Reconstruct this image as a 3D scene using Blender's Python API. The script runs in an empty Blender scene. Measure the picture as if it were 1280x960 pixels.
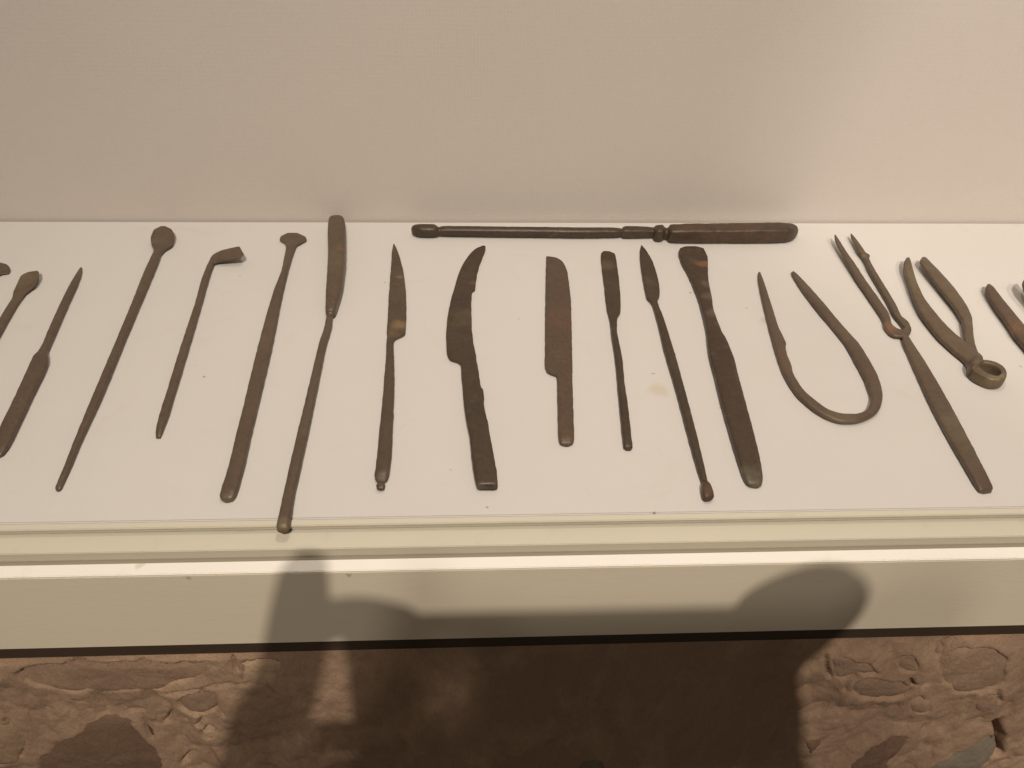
import bpy, bmesh, math, random
import numpy as np
from mathutils import Vector, Matrix, noise
random.seed(7)
sc = bpy.context.scene
COL = sc.collection
# ---------------------------------------------------------------- camera, world, lamps, exposure
cam_d = bpy.data.cameras.new("camera"); cam = bpy.data.objects.new("camera", cam_d); COL.objects.link(cam)
cam_d.sensor_fit = 'HORIZONTAL'; cam_d.sensor_width = 36.0; cam_d.lens = 36.0*1000/1280
cam_d.clip_start = 0.005; cam_d.clip_end = 50
M = Matrix(((0.99875837, 0.00796646, -0.04917570, -0.02606445),
            (-0.04280696, 0.64215260, -0.76538069, -0.45931452),
            (0.02548092, 0.76653544, 0.64169630, 0.25),
            (0, 0, 0, 1)))
cam.matrix_world = M
sc.camera = cam
w = bpy.data.worlds.new("World"); sc.world = w; w.use_nodes = True
bg = w.node_tree.nodes["Background"]; bg.inputs[0].default_value = (1.0, 0.84, 0.66, 1); bg.inputs[1].default_value = 0.135

def aim(o, target):
    o.rotation_euler = (Vector(target)-o.location).to_track_quat('-Z', 'Y').to_euler()
def lamp(name, kind, loc, target, energy, col, **kw):
    d = bpy.data.lights.new(name, kind); d.energy = energy; d.color = col
    for k, v in kw.items(): setattr(d, k, v)
    o = bpy.data.objects.new(name, d); COL.objects.link(o); o.location = loc; aim(o, target); return o
WARM = (1.0, 0.88, 0.745)
# room spots high behind the photographer
lamp("room_spot", 'SPOT', (0.12, -2.118, 2.61), (0.20, -0.25, -0.03), 288, WARM, spot_size=math.radians(34), spot_blend=1.0, shadow_soft_size=0.017)
lamp("room_spot", 'SPOT', (-0.14, -2.10, 2.61), (0.05, -0.25, -0.03), 85, WARM, spot_size=math.radians(34), spot_blend=1.0, shadow_soft_size=0.06)
# lamp in the top of the display case
lamp("case_lamp", 'AREA', (0.03, -0.12, 0.72), (0.03, -0.12, 0), 1.3, (1.0, 0.88, 0.75), shape='RECTANGLE', size=0.10, size_y=0.06)
# side spot further along the track, its beam catches the right end of the case
lamp("side_spot", 'SPOT', (0.75, -1.3, 1.5), (0.458, 0.0, 0.08), 52, (1.0, 0.89, 0.76), spot_size=math.radians(17), spot_blend=0.12, shadow_soft_size=0.05)
vs = sc.view_settings
vs.view_transform = 'Standard'; vs.look = 'None'; vs.exposure = 0.0; vs.gamma = 1.0; vs.use_curve_mapping = False

# ---------------------------------------------------------------- helpers
def link(name, me, mat=None, parent=None, smooth=True):
    o = bpy.data.objects.new(name, me); COL.objects.link(o)
    if mat: me.materials.append(mat)
    if parent: o.parent = parent
    if smooth:
        for p in me.polygons: p.use_smooth = True
    return o
def empty(name, loc=(0, 0, 0)):
    o = bpy.data.objects.new(name, None); COL.objects.link(o); o.location = loc; o.empty_display_size = 0.02; return o
def tag(o, label=None, cat=None, group=None, kind=None):
    if label: o["label"] = label
    if cat: o["category"] = cat
    if group: o["group"] = group
    if kind: o["kind"] = kind
    return o
def pydata(name, v, f):
    me = bpy.data.meshes.new(name); me.from_pydata(v, [], f); me.update(); return me
class NT:
    def __init__(s, name):
        s.m = bpy.data.materials.new(name); s.m.use_nodes = True
        s.t = s.m.node_tree; s.b = s.t.nodes["Principled BSDF"]
    def n(s, kind, **kw):
        x = s.t.nodes.new(kind)
        for k, v in kw.items():
            if k == 'ins':
                for a, b in v.items(): x.inputs[a].default_value = b
            else: setattr(x, k, v)
        return x
    def l(s, a, b): s.t.links.new(a, b)
    def coord(s, which='Object'):
        return s.n('ShaderNodeTexCoord').outputs[which]
    def noise(s, co, scale, detail=4, rough=.55, dist=0):
        x = s.n('ShaderNodeTexNoise', ins={'Scale': scale, 'Detail': detail, 'Roughness': rough, 'Distortion': dist}); s.l(co, x.inputs['Vector']); return x.outputs['Fac']
    def ramp(s, fac, stops):
        r = s.n('ShaderNodeValToRGB'); e = r.color_ramp.elements
        while len(e) < len(stops): e.new(.5)
        for q, (p, c) in zip(e, stops): q.position = p; q.color = (*c, 1) if len(c) == 3 else c
        s.l(fac, r.inputs[0]); return r.outputs[0]
    def mix(s, fac, a, b, mode='MIX'):
        x = s.n('ShaderNodeMix', data_type='RGBA', blend_type=mode)
        for sock, v in ((x.inputs[0], fac), (x.inputs[6], a), (x.inputs[7], b)):
            if hasattr(v, 'node'): s.l(v, sock)
            elif isinstance(v, (int, float)): sock.default_value = v
            else: sock.default_value = (*v, 1)
        return x.outputs[2]
    def math(s, op, a, b=0.0, clamp=False):
        x = s.n('ShaderNodeMath', operation=op, use_clamp=clamp)
        for sock, v in ((x.inputs[0], a), (x.inputs[1], b)):
            if hasattr(v, 'node'): s.l(v, sock)
            else: sock.default_value = v
        return x.outputs[0]
    def bump(s, h, strength, dist):
        x = s.n('ShaderNodeBump', ins={'Strength': strength, 'Distance': dist}); s.l(h, x.inputs['Height']); s.l(x.outputs[0], s.b.inputs['Normal'])
    def set(s, col=None, rough=None, spec=None, metal=None):
        for k, v in (('Base Color', col), ('Roughness', rough), ('Specular IOR Level', spec), ('Metallic', metal)):
            if v is None: continue
            if hasattr(v, 'node'): s.l(v, s.b.inputs[k])
            else: s.b.inputs[k].default_value = (*v, 1) if isinstance(v, tuple) else v
        return s.m

# ---------------------------------------------------------------- materials
# stains and specks on the shelf panel: x, y, radius, colour, amount, squash
SPOTS=[(0.0642, -0.1663, 0.0062, (0.5, 0.44, 0.33), 0.6, 1.0), (0.1338, -0.1092, 0.0045, (0.46, 0.39, 0.28), 0.6, 1.0), (0.064, -0.1539, 0.0012, (0.25, 0.2, 0.15), 0.6, 2), (-0.1561, -0.1538, 0.0009, (0.2, 0.16, 0.12), 0.7, 1.0), (0.0982, -0.0815, 0.0012, (0.12, 0.09, 0.06), 0.8, 1.5), (0.1265, -0.0969, 0.001, (0.3, 0.25, 0.2), 0.6, 1.0), (0.2551, -0.1503, 0.001, (0.25, 0.2, 0.16), 0.6, 1.0), (-0.0205, -0.2398, 0.0008, (0.25, 0.2, 0.15), 0.7, 1.0), (0.0481, -0.2442, 0.001, (0.15, 0.11, 0.08), 0.8, 1.0), (-0.0359, -0.2182, 0.0006, (0.3, 0.25, 0.2), 0.6, 1.0), (0.0912, -0.1801, 0.0008, (0.3, 0.25, 0.2), 0.5, 1.0), (-0.1583, -0.0631, 0.001, (0.32, 0.27, 0.22), 0.4, 1.0)]
def mat_fabric():
    t = NT("woven_wall_fabric"); co = t.coord()
    wx = t.n('ShaderNodeTexWave', wave_type='BANDS', bands_direction='X', ins={'Scale': 170, 'Distortion': 2.2, 'Detail': 1, 'Detail Scale': 3}); t.l(co, wx.inputs['Vector'])
    wz = t.n('ShaderNodeTexWave', wave_type='BANDS', bands_direction='Z', ins={'Scale': 130, 'Distortion': 2.2, 'Detail': 1, 'Detail Scale': 3}); t.l(co, wz.inputs['Vector'])
    weave = t.math('MULTIPLY', wx.outputs['Fac'], wz.outputs['Fac'])
    fib = t.math('ADD', t.math('MULTIPLY', t.noise(co, 430, 2, .6), .6), t.math('MULTIPLY', t.noise(co, 900, 2, .6), .5))
    h = t.math('ADD', t.math('MULTIPLY', weave, .35), fib)
    big = t.noise(co, 9, 3)
    c = t.mix(big, (.497, .450, .414), (.534, .486, .449))
    c = t.mix(t.math('MULTIPLY', h, .14), c, (.76, .72, .66))
    t.bump(h, .13, .0006)
    return t.set(c, .9, .15)
def mat_panel():
    t = NT("matt_white_panel"); co = t.coord()
    c = t.mix(t.noise(co, 7, 4), (.545, .527, .505), (.595, .575, .552))
    c = t.mix(t.math('MULTIPLY', t.noise(co, 60, 3), .2), c, (.51, .485, .455))
    def spot(x, y, r, col, amt, sq=1.0):
        nonlocal c
        m = t.n('ShaderNodeMapping', vector_type='POINT', ins={'Location': (-x/r, -y*sq/r, 0), 'Scale': (1/r, sq/r, 0)}); t.l(co, m.inputs[0])
        wob = t.n('ShaderNodeVectorMath', operation='LENGTH'); t.l(m.outputs[0], wob.inputs[0])
        dd = t.math('ADD', wob.outputs['Value'], t.math('MULTIPLY', t.math('SUBTRACT', t.noise(co, 260, 3), .5), 1.3))
        f = t.ramp(dd, [(.35, (amt,)*3), (1.0, (0, 0, 0))])
        c = t.mix(f, c, col)
    for a in SPOTS: spot(*a)
    sm = t.ramp(t.noise(co, 26, 5, .7, 1.2), [(.60, (0, 0, 0)), (.78, (.30,)*3)]); c = t.mix(sm, c, (.46, .42, .36))
    # scattered dust specks
    v = t.n('ShaderNodeTexVoronoi', feature='F1', ins={'Scale': 55, 'Randomness': 1}); t.l(co, v.inputs['Vector'])
    sel = t.n('ShaderNodeSeparateColor'); t.l(v.outputs['Color'], sel.inputs[0])
    speck = t.math('MULTIPLY', t.math('LESS_THAN', v.outputs['Distance'], .028), t.math('GREATER_THAN', sel.outputs[0], .80))
    c = t.mix(t.math('MULTIPLY', speck, .55), c, (.16, .13, .10))
    t.bump(t.noise(co, 420, 3), .12, .0005)
    return t.set(c, .75, .25)
def mat_paint(name, a, b, rough, spec=.4, dirt=(.30, .24, .16), amt=.25, chips=()):
    t = NT(name); co = t.coord()
    mp = t.n('ShaderNodeMapping', ins={'Scale': (1, 1, 5)}); t.l(co, mp.inputs[0])
    c = t.mix(t.noise(mp.outputs[0], 12, 4), a, b)
    d = t.ramp(t.noise(mp.outputs[0], 55, 5, .65), [(.60, (0, 0, 0)), (.80, (amt,)*3)])
    c = t.mix(d, c, dirt)
    for x, y, z, r, col in chips:
        vd = t.n('ShaderNodeVectorMath', operation='DISTANCE', ins={1: (x, y, z+.06)}); t.l(co, vd.inputs[0])
        dd = t.math('ADD', t.math('DIVIDE', vd.outputs['Value'], r), t.math('MULTIPLY', t.math('SUBTRACT', t.noise(co, 500, 3), .5), 1.8))
        c = t.mix(t.ramp(dd, [(.5, (.8,)*3), (.9, (0, 0, 0))]), c, col)
    t.bump(t.noise(mp.outputs[0], 180, 3), .10, .0008)
    return t.set(c, t.math('ADD', t.math('MULTIPLY', t.noise(co, 40, 3), .15), rough), spec)
def mat_bronze(name, base, alt, patch, amt, rough=.44):
    t = NT(name)
    co0 = t.coord(); oi = t.n('ShaderNodeObjectInfo')
    va = t.n('ShaderNodeVectorMath', operation='ADD'); sc_ = t.n('ShaderNodeVectorMath', operation='SCALE', ins={'Scale': 3.0})
    cb = t.n('ShaderNodeCombineXYZ'); t.l(oi.outputs['Random'], cb.inputs[0]); t.l(oi.outputs['Random'], cb.inputs[2])
    t.l(cb.outputs[0], sc_.inputs[0]); t.l(co0, va.inputs[0]); t.l(sc_.outputs[0], va.inputs[1]); co = va.outputs[0]
    c = t.mix(t.ramp(t.noise(co, 34, 5, .65), [(.38, (0, 0, 0)), (.62, (1, 1, 1))]), base, alt)
    fine = t.noise(co, 480, 5, .7)
    c = t.mix(t.ramp(fine, [(.36, (.45,)*3), (.60, (0, 0, 0))]), c, tuple(.50*q for q in base))
    pm = t.ramp(t.noise(co, 62, 5, .65, .6), [(.58, (0, 0, 0)), (.74, (amt,)*3)])
    c = t.mix(pm, c, patch)
    gr = t.ramp(t.noise(co, 110, 4, .65), [(.60, (0, 0, 0)), (.76, (.45,)*3)])
    c = t.mix(gr, c, (.115, .108, .070))
    at = t.n('ShaderNodeAttribute', attribute_name='patina')     # corrosion patches of this piece
    rag = t.math('ADD', at.outputs['Alpha'], t.math('MULTIPLY', t.math('SUBTRACT', t.noise(co, 170, 4, .65), .5), 1.3))
    pf = t.math('MULTIPLY', t.ramp(rag, [(.25, (0, 0, 0)), (.95, (.55,)*3)]), t.math('GREATER_THAN', at.outputs['Alpha'], .03))
    c = t.mix(pf, c, at.outputs['Color'])
    h = t.math('ADD', t.math('MULTIPLY', t.noise(co, 120, 4), .9), t.math('MULTIPLY', fine, .6))
    h = t.math('ADD', h, t.math('MULTIPLY', t.math('MULTIPLY', at.outputs['Alpha'], t.noise(co, 330, 4, .7)), 1.6))
    t.bump(h, .20, .0007)
    r = t.math('ADD', t.math('MULTIPLY', t.noise(co, 150, 3), .30), rough-.15)
    return t.set(c, r, .38, .12)
def mat_earth(name, a, b, c3, scale=60, rough=.95):
    t = NT(name); mp = t.n('ShaderNodeMapping', ins={'Scale': (1, 1, .45)}); t.l(t.coord(), mp.inputs[0]); co = mp.outputs[0]
    c = t.mix(t.ramp(t.noise(co, scale*.35, 4, .6), [(.36, (0, 0, 0)), (.64, (1, 1, 1))]), a, b)
    c = t.mix(t.ramp(t.noise(co, scale, 5, .65, .5), [(.50, (0, 0, 0)), (.72, (.8,)*3)]), c, c3)
    g = t.noise(co, 600, 5, .75)
    c = t.mix(t.math('MULTIPLY', g, .55), c, tuple(q*.55 for q in a))
    h = t.math('ADD', t.noise(co, 260, 5, .65), t.math('MULTIPLY', g, .5))
    t.bump(h, .8, .0016)
    return t.set(c, rough, .15)

BR = {
 'mid': mat_bronze("bronze_brown", (.120, .085, .059), (.102, .070, .048), (.15, .103, .062), .45),
 'olive': mat_bronze("bronze_olive", (.128, .093, .059), (.114, .078, .053), (.165, .13, .078), .5),
 'dark': mat_bronze("bronze_dark", (.058, .040, .027), (.070, .049, .032), (.10, .068, .042), .4),
 'redbrown': mat_bronze("bronze_redbrown", (.106, .067, .046), (.094, .066, .045), (.13, .088, .052), .4),
 'rust': mat_bronze("bronze_rust", (.100, .071, .047), (.082, .058, .038), (.13, .09, .05), .4),
 'rustdark': mat_bronze("bronze_rust_dark", (.056, .035, .023), (.068, .046, .030), (.10, .066, .04), .4),
}
FABRIC = mat_fabric(); PANEL = mat_panel()
CHIPS_W = [(-.1535, -.2630, -.0034, .0026, (.66, .60, .48))]
CHIPS_F = [(-.0745, -.268, -.0062, .0015, (.40, .32, .22)), (-.135, -.268, -.0058, .0012, (.44, .36, .25))]
CREAM = mat_paint("cream_paint", (.545, .51, .42), (.58, .545, .45), .42)
CHANNEL = mat_paint("channel_painted_shade", (.24, .215, .165), (.28, .25, .19), .55)  # groove's shade put into the colour, much darker than the cream boards
WHITE = mat_paint("white_gloss_edge", (.80, .77, .72), (.84, .81, .76), .28, .5, (.45, .38, .26), .15, CHIPS_W)
FASCIA = mat_paint("fascia_paint", (.66, .59, .468), (.70, .625, .50), .38, .4, (.30, .24, .16), .12, CHIPS_F)
BATTEN = mat_paint("dark_batten_wood", (.040, .026, .017), (.055, .036, .024), .7, .2, (.02, .014, .01), .3)
MORTAR = mat_earth("clay_mortar", (.325, .215, .148), (.39, .262, .180), (.56, .385, .255), 30)
STONE = {
 'brown': mat_earth("brown_stone", (.29, .192, .134), (.34, .228, .158), (.44, .30, .20), 45),
 'dark': mat_earth("dark_stone", (.175, .110, .074), (.195, .124, .084), (.23, .15, .10), 30),
 'red': mat_earth("red_stone", (.185, .112, .080), (.22, .138, .098), (.29, .19, .13), 60),
 'grey': mat_earth("grey_stone", (.235, .195, .150), (.265, .225, .175), (.30, .24, .18), 40),
 'peach': mat_earth("peach_stone", (.50, .345, .235), (.55, .385, .265), (.42, .285, .19), 50),
 'clay': MORTAR,
 'ochre': mat_earth("ochre_stone", (.32, .22, .145), (.36, .245, .16), (.44, .30, .195), 50),
}

# ---------------------------------------------------------------- display case
case = tag(empty("display_case", (0, 0, -0.06)), "cream painted museum display case with fabric back wall and white shelf", "display case")
def profile(name, mat, pts, bev=.0004, x0=-.62, x1=.66, seg=2):
    """closed (y,z) outline extruded along x, edges bevelled"""
    bm = bmesh.new()
    a = [bm.verts.new((x0, y, z+.06)) for y, z in pts]; b = [bm.verts.new((x1, y, z+.06)) for y, z in pts]
    n = len(pts)
    for i in range(n): bm.faces.new((a[i], a[(i+1) % n], b[(i+1) % n], b[i]))
    bm.faces.new(a[::-1]); bm.faces.new(b)
    bmesh.ops.recalc_face_normals(bm, faces=bm.faces)
    if bev: bmesh.ops.bevel(bm, geom=list(bm.edges), offset=bev, segments=seg, affect='EDGES', clamp_overlap=True)
    me = bpy.data.meshes.new(name); bm.to_mesh(me); bm.free()
    return link(name, me, mat, case, smooth=False)
profile("back_wall", FABRIC, [(.0017, -.012), (.018, -.012), (.018, .62), (.0017, .62)], 0)
profile("shelf_panel", PANEL, [(.0003, 0), (.0003, -.004), (-.2443, -.004), (-.2443, 0)], .0005)
profile("panel_trim", CREAM, [(-.2449, .0002), (-.2449, -.0040), (-.2467, -.0040), (-.2467, -.0010), (-.2480, -.0010), (-.2480, .0002)], .0003)
profile("ledge_board", CREAM, [(-.2440, -.0046), (-.2440, -.020), (-.2567, -.020), (-.2567, -.0036), (-.2476, -.0036), (-.2476, -.0046)], .0003)
profile("glass_channel", CHANNEL, [(-.2569, -.0080), (-.2569, -.018), (-.2622, -.018), (-.2622, -.0080)], 0)
profile("edge_strip", WHITE, [(-.2624, -.0032), (-.2624, -.0042), (-.2679, -.0042), (-.2679, -.0032)], .0003)
profile("front_fascia", FASCIA, [(-.2624, -.0044), (-.2624, -.0190), (-.2500, -.0205), (-.2500, -.0516), (-.2678, -.0516), (-.2678, -.0044)], .0004)
profile("batten", BATTEN, [(-.2500, -.0520), (-.2500, -.0602), (-.2668, -.0602), (-.2668, -.0520)], .0005)

# ---------------------------------------------------------------- stone wall under the case
STONES=[('dark',1.2,[(-246.3,-156.1),(-234.3,-140),(-221.9,-128.7),(-205.6,-114.3),(-190.3,-111.5),(-183.1,-114.1),(-183.3,-128.8),(-182.1,-143.4),(-179.7,-165.1),(-226.1,-194.2),(-250.8,-182.8)]),
 ('red',3.5,[(175.2,-187),(179.5,-159.8),(184.6,-145.4),(195,-142.7),(199.8,-145.5),(199.5,-159.3),(197,-177.2),(199.6,-201.4),(186.4,-210.5)]),
 ('grey',4,[(220.7,-186.3),(222.6,-177),(231.9,-161.3),(239.3,-144.5),(247.1,-157.8),(255.1,-173.6),(252.7,-190.4),(246.3,-215),(229.8,-208.6)]),
 ('brown',3,[(133.1,-73.3),(136.4,-70.8),(144.1,-71.8),(154.2,-76.9),(163,-84.1),(162.5,-88.3),(150.4,-86.3),(142.4,-91.5),(138.4,-89.2)]),
 ('brown',3.5,[(146.8,-93.1),(149.3,-87.6),(160.1,-86.8),(175.1,-91.7),(184.2,-100.8),(181.9,-111),(167.7,-110.3),(153.5,-106.5)]),
 ('brown',2.5,[(164.7,-74.7),(167.6,-70.3),(175.2,-72.6),(182,-80.9),(182.7,-89.2),(176.3,-89.6),(169.5,-84.4)]),
 ('brown',2,[(183.8,-71.6),(190.4,-66.7),(207.5,-67.4),(217.9,-72.5),(226.7,-90),(227.8,-105.9),(216.6,-112.9),(198.7,-103),(187.9,-84.6)]),
 ('brown',3,[(182.4,-112.6),(187.8,-105.3),(199.1,-116.5),(200.7,-127.5),(191.8,-127.8)]),
 ('brown',3,[(219.2,-119.1),(220.2,-107),(228.3,-108.9),(233.8,-119.9),(232.2,-127.7),(224.5,-127.3)]),
 ('peach',2.5,[(-156.1,-121),(-150.4,-115.3),(-146.9,-120),(-148.5,-129.3),(-153.6,-133.8),(-157.2,-129.6)]),
 ('peach',1.5,[(-128.1,-62.7),(-110.9,-61),(-107.3,-70.7),(-114.9,-85.6),(-125.6,-86.4),(-130.8,-80.7)]),
 ('peach',2,[(-231.2,-59.3),(-224,-60.8),(-226,-67),(-231.1,-74.4),(-237,-74.2)]),
 ('brown',1.2,[(-220.9,-62.2),(-192.6,-61),(-160,-63.1),(-131.7,-62.6),(-133.4,-72.7),(-146.7,-78.6),(-166.2,-87.8),(-190.8,-88.5),(-214.1,-86),(-225,-78)]),
 ('ochre',3,[(-246.6,-108.2),(-237.4,-112.5),(-236.4,-127.8),(-249.7,-151.5),(-264.3,-154.8)]),
 ('brown',2.5,[(-157.1,-86.2),(-141.2,-85.6),(-140.3,-98.2),(-148.9,-108.6),(-159.9,-105.8),(-162.9,-95.6)]),
 ('grey',4,[(25,-179.4),(29.8,-160.7),(38,-159.4),(44.7,-176.1),(37.5,-199.5)]),
 ('red',3,[(142.2,-151.3),(149.1,-147.5),(154.1,-156.4),(150.6,-168.6)])]
CRACKS=[(0.5,3.5,[(-128.1,-57.8),(-129.9,-65.2),(-129.4,-71.6)]),
 (0.7,4,[(132.3,-72),(135.6,-82.2),(139.3,-89.9)]),
 (0.7,4,[(148.1,-98.9),(147.5,-91.8),(149.9,-87)]),
 (0.8,4,[(184.8,-74.3),(184.8,-66.4),(188.9,-62.8),(191.7,-59.7)]),
 (1,4,[(178.1,-92.5),(181.8,-98.5)]),
 (2,9,[(241.7,-141.3),(249,-155.3),(256,-173.7)]),
 (0.8,3,[(226.5,-105.9),(232.4,-116.8)]),
 (0.8,3,[(-156.3,-117.2),(-151.5,-108.5)]),
 (0.4,1.5,[(-151.3,-119.8),(-150.2,-125.3)]),
 (0.8,2,[(-166.7,-89.8),(-151.9,-86.4),(-133.6,-82.6)]),
 (0.8,2.5,[(-147.6,-90.8),(-142.3,-108.3)]),
 (0.9,4,[(-173.2,-159.3),(-166.6,-151.2)]),
 (0.8,3,[(-172.5,-120.1),(-166.1,-109.1)]),
 (1,4,[(150.7,-156.2),(151.8,-149.4)]),
 (0.7,2,[(-130.2,-82.8),(-120,-84.7),(-116,-92.4)]),
 (0.8,2.5,[(-180.6,-115.8),(-180.9,-131.3)]),
 (0.8,2.5,[(-240.3,-108.6),(-239.3,-117.6)]),
 (0.6,2,[(-205.9,-94.7),(-203.3,-97.6)]),
 (0.7,2,[(-185.7,-108),(-178.8,-106.2)])]

wall = tag(empty("stone_wall", (0, -.25, -.31)), "rough brown rubble stone wall bedded in clay under the display case", "stone wall")
def resample(poly, n):
    P = np.array(poly, float); Q = np.vstack([P, P[:1]]); s = np.r_[0, np.cumsum(np.linalg.norm(np.diff(Q, axis=0), axis=1))]
    t = np.linspace(0, s[-1], n, endpoint=False); R = np.stack([np.interp(t, s, Q[:, 0]), np.interp(t, s, Q[:, 1])], 1)
    for _ in range(2): R = .5*R+.25*(np.roll(R, 1, 0)+np.roll(R, -1, 0))
    return R
def segdist(X, Z, pts, closed=False):
    d = np.full(X.shape, 1e9); m = len(pts)
    for i in range(m if closed else m-1):
        ax, az = pts[i]; bx, bz = pts[(i+1) % m]; vx, vz = bx-ax, bz-az; L = vx*vx+vz*vz+1e-12
        t = np.clip(((X-ax)*vx+(Z-az)*vz)/L, 0, 1); d = np.minimum(d, np.hypot(X-ax-t*vx, Z-az-t*vz))
    return d
def inside(X, Z, pts):
    r = np.zeros(X.shape, bool); m = len(pts); j = m-1
    for i in range(m):
        xi, zi = pts[i]; xj, zj = pts[j]
        c = ((zi > Z) != (zj > Z)) & (X < (xj-xi)*(Z-zi)/(zj-zi+1e-12)+xi); r ^= c; j = i
    return r
def build_wall():
    nx, nz = 1060, 205
    xs = np.linspace(-560, 600, nx); zs = np.linspace(-57, -290, nz)
    X, Z = np.meshgrid(xs, zs)
    Hh = np.empty(X.shape); Nz = np.empty(X.shape)
    for j in range(nz):
        for i in range(nx):
            x, z = xs[i], zs[j]
            y_ = z*.45
            wv = noise.noise((x*.02, y_*.02, 5.0)); wu = noise.noise((x*.05, y_*.05, 15.0))
            a = noise.fractal((x*.02+wv, y_*.024+.4*wv, 1.3), .9, 2.1, 5)
            mk = max(0, min(1, .5+1.7*noise.noise((x*.016, y_*.019, 11.0))))
            f1 = noise.voronoi((x*.052+.5*wu, y_*.060+.5*wv, 2.0))[0][0]; f2 = noise.voronoi((x*.14+.4*wu, y_*.15, 8.0))[0][0]
            Hh[j, i] = 3.0*a + mk*(3.6*(1-1.6*f1*f1)-1.6) + (.35+.8*mk)*(1.5*(1-1.6*f2*f2)-.6) + .55*noise.fractal((x*.16, y_*.16, 3.0), .8, 2.1, 4)
            Nz[j, i] = noise.fractal((x*.10, y_*.10, 21.0), .9, 2.1, 3)
    # the wall is dressed almost flat right under the batten
    top = np.clip((-60-Z)/12, 0, 1); Hh = Hh*(.3+.7*top)-.4*(1-top)
    for col, proud, poly in STONES:
        R = resample(poly, 28); x0, z0 = R.min(0)-8; x1, z1 = R.max(0)+8
        m = (X > x0) & (X < x1) & (Z > z0) & (Z < z1)
        if not m.any(): continue
        d = segdist(X[m], Z[m], R, True); ins = inside(X[m], Z[m], R)
        sd = np.where(ins, d, -d)+3.2*Nz[m]-1.2                # ragged clay edge lapping over the stone
        k = np.clip(sd/3.0, 0, 1); k = k*k*(3-2*k); h = Hh[m]
        lip = proud*.75+.9+.3*h; near = .75*np.exp(-(np.minimum(np.abs(sd), 16)/7.5)**2)
        h = h*(1-near)+lip*near
        Hh[m] = h*(1-k)+(-1.6)*k
    for wd, dp, pl in CRACKS:
        d = segdist(X, Z, pl); wob = wd*(1+.2*np.sin(Z*.35)); Hh -= dp*np.exp(-(d/wob)**2)
    Yv = -16.4-np.where(Z > -62, np.minimum(Hh, -.1), Hh)
    V = np.stack([X, Yv, Z+310-0], -1).reshape(-1, 3)/1000
    idx = np.arange(nx*nz).reshape(nz, nx)
    Fq = np.stack([idx[:-1, :-1], idx[1:, :-1], idx[1:, 1:], idx[:-1, 1:]], -1).reshape(-1, 4)
    me = pydata("mortar", V.tolist(), Fq.tolist())
    link("mortar", me, MORTAR, wall)
    for k, (col, proud, poly) in enumerate(STONES):
        n = 44; R = resample(poly, n); c = R.mean(0)
        pr = proud*.95
        V = []; rings = [(1.06, -5.0), (1.06, -1.2), (1.0, pr*.1), (.90, pr*.52), (.75, pr*.80), (.55, pr*.95), (.32, pr*1.03), (.12, pr*1.05)]
        for s, hh in rings:
            for q in R:
                p = c+(q-c)*s
                ed = noise.noise((p[0]*.25, p[1]*.25, k*3.1))*.7
                p = p+(q-c)/(np.linalg.norm(q-c)+1e-9)*ed*(1 if s > .85 else .3)
                hz = hh+noise.fractal((p[0]*.07, p[1]*.07, k*9.7), .8, 2.0, 4)*(.9 if hh > 0 else 0)+.25*noise.noise((p[0]*.5, p[1]*.5, k))
                if p[1] > -66: hz = min(hz, -.3)
                V.append((p[0]/1000, (-16.4-hz)/1000, (p[1]+310)/1000))
        V.append((c[0]/1000, (-16.4-pr*1.04)/1000, (c[1]+310)/1000))
        Fs = []
        for r in range(len(rings)-1):
            for i in range(n):
                j = (i+1) % n; Fs.append((r*n+i, r*n+j, (r+1)*n+j, (r+1)*n+i))
        b0 = (len(rings)-1)*n
        for i in range(n): Fs.append((b0+i, b0+(i+1) % n, len(V)-1))
        me = pydata("stone", V, Fs)
        bm = bmesh.new(); bm.from_mesh(me); bmesh.ops.recalc_face_normals(bm, faces=bm.faces); bm.to_mesh(me); bm.free()
        link("stone", me, STONE[col], wall)
build_wall()

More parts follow.
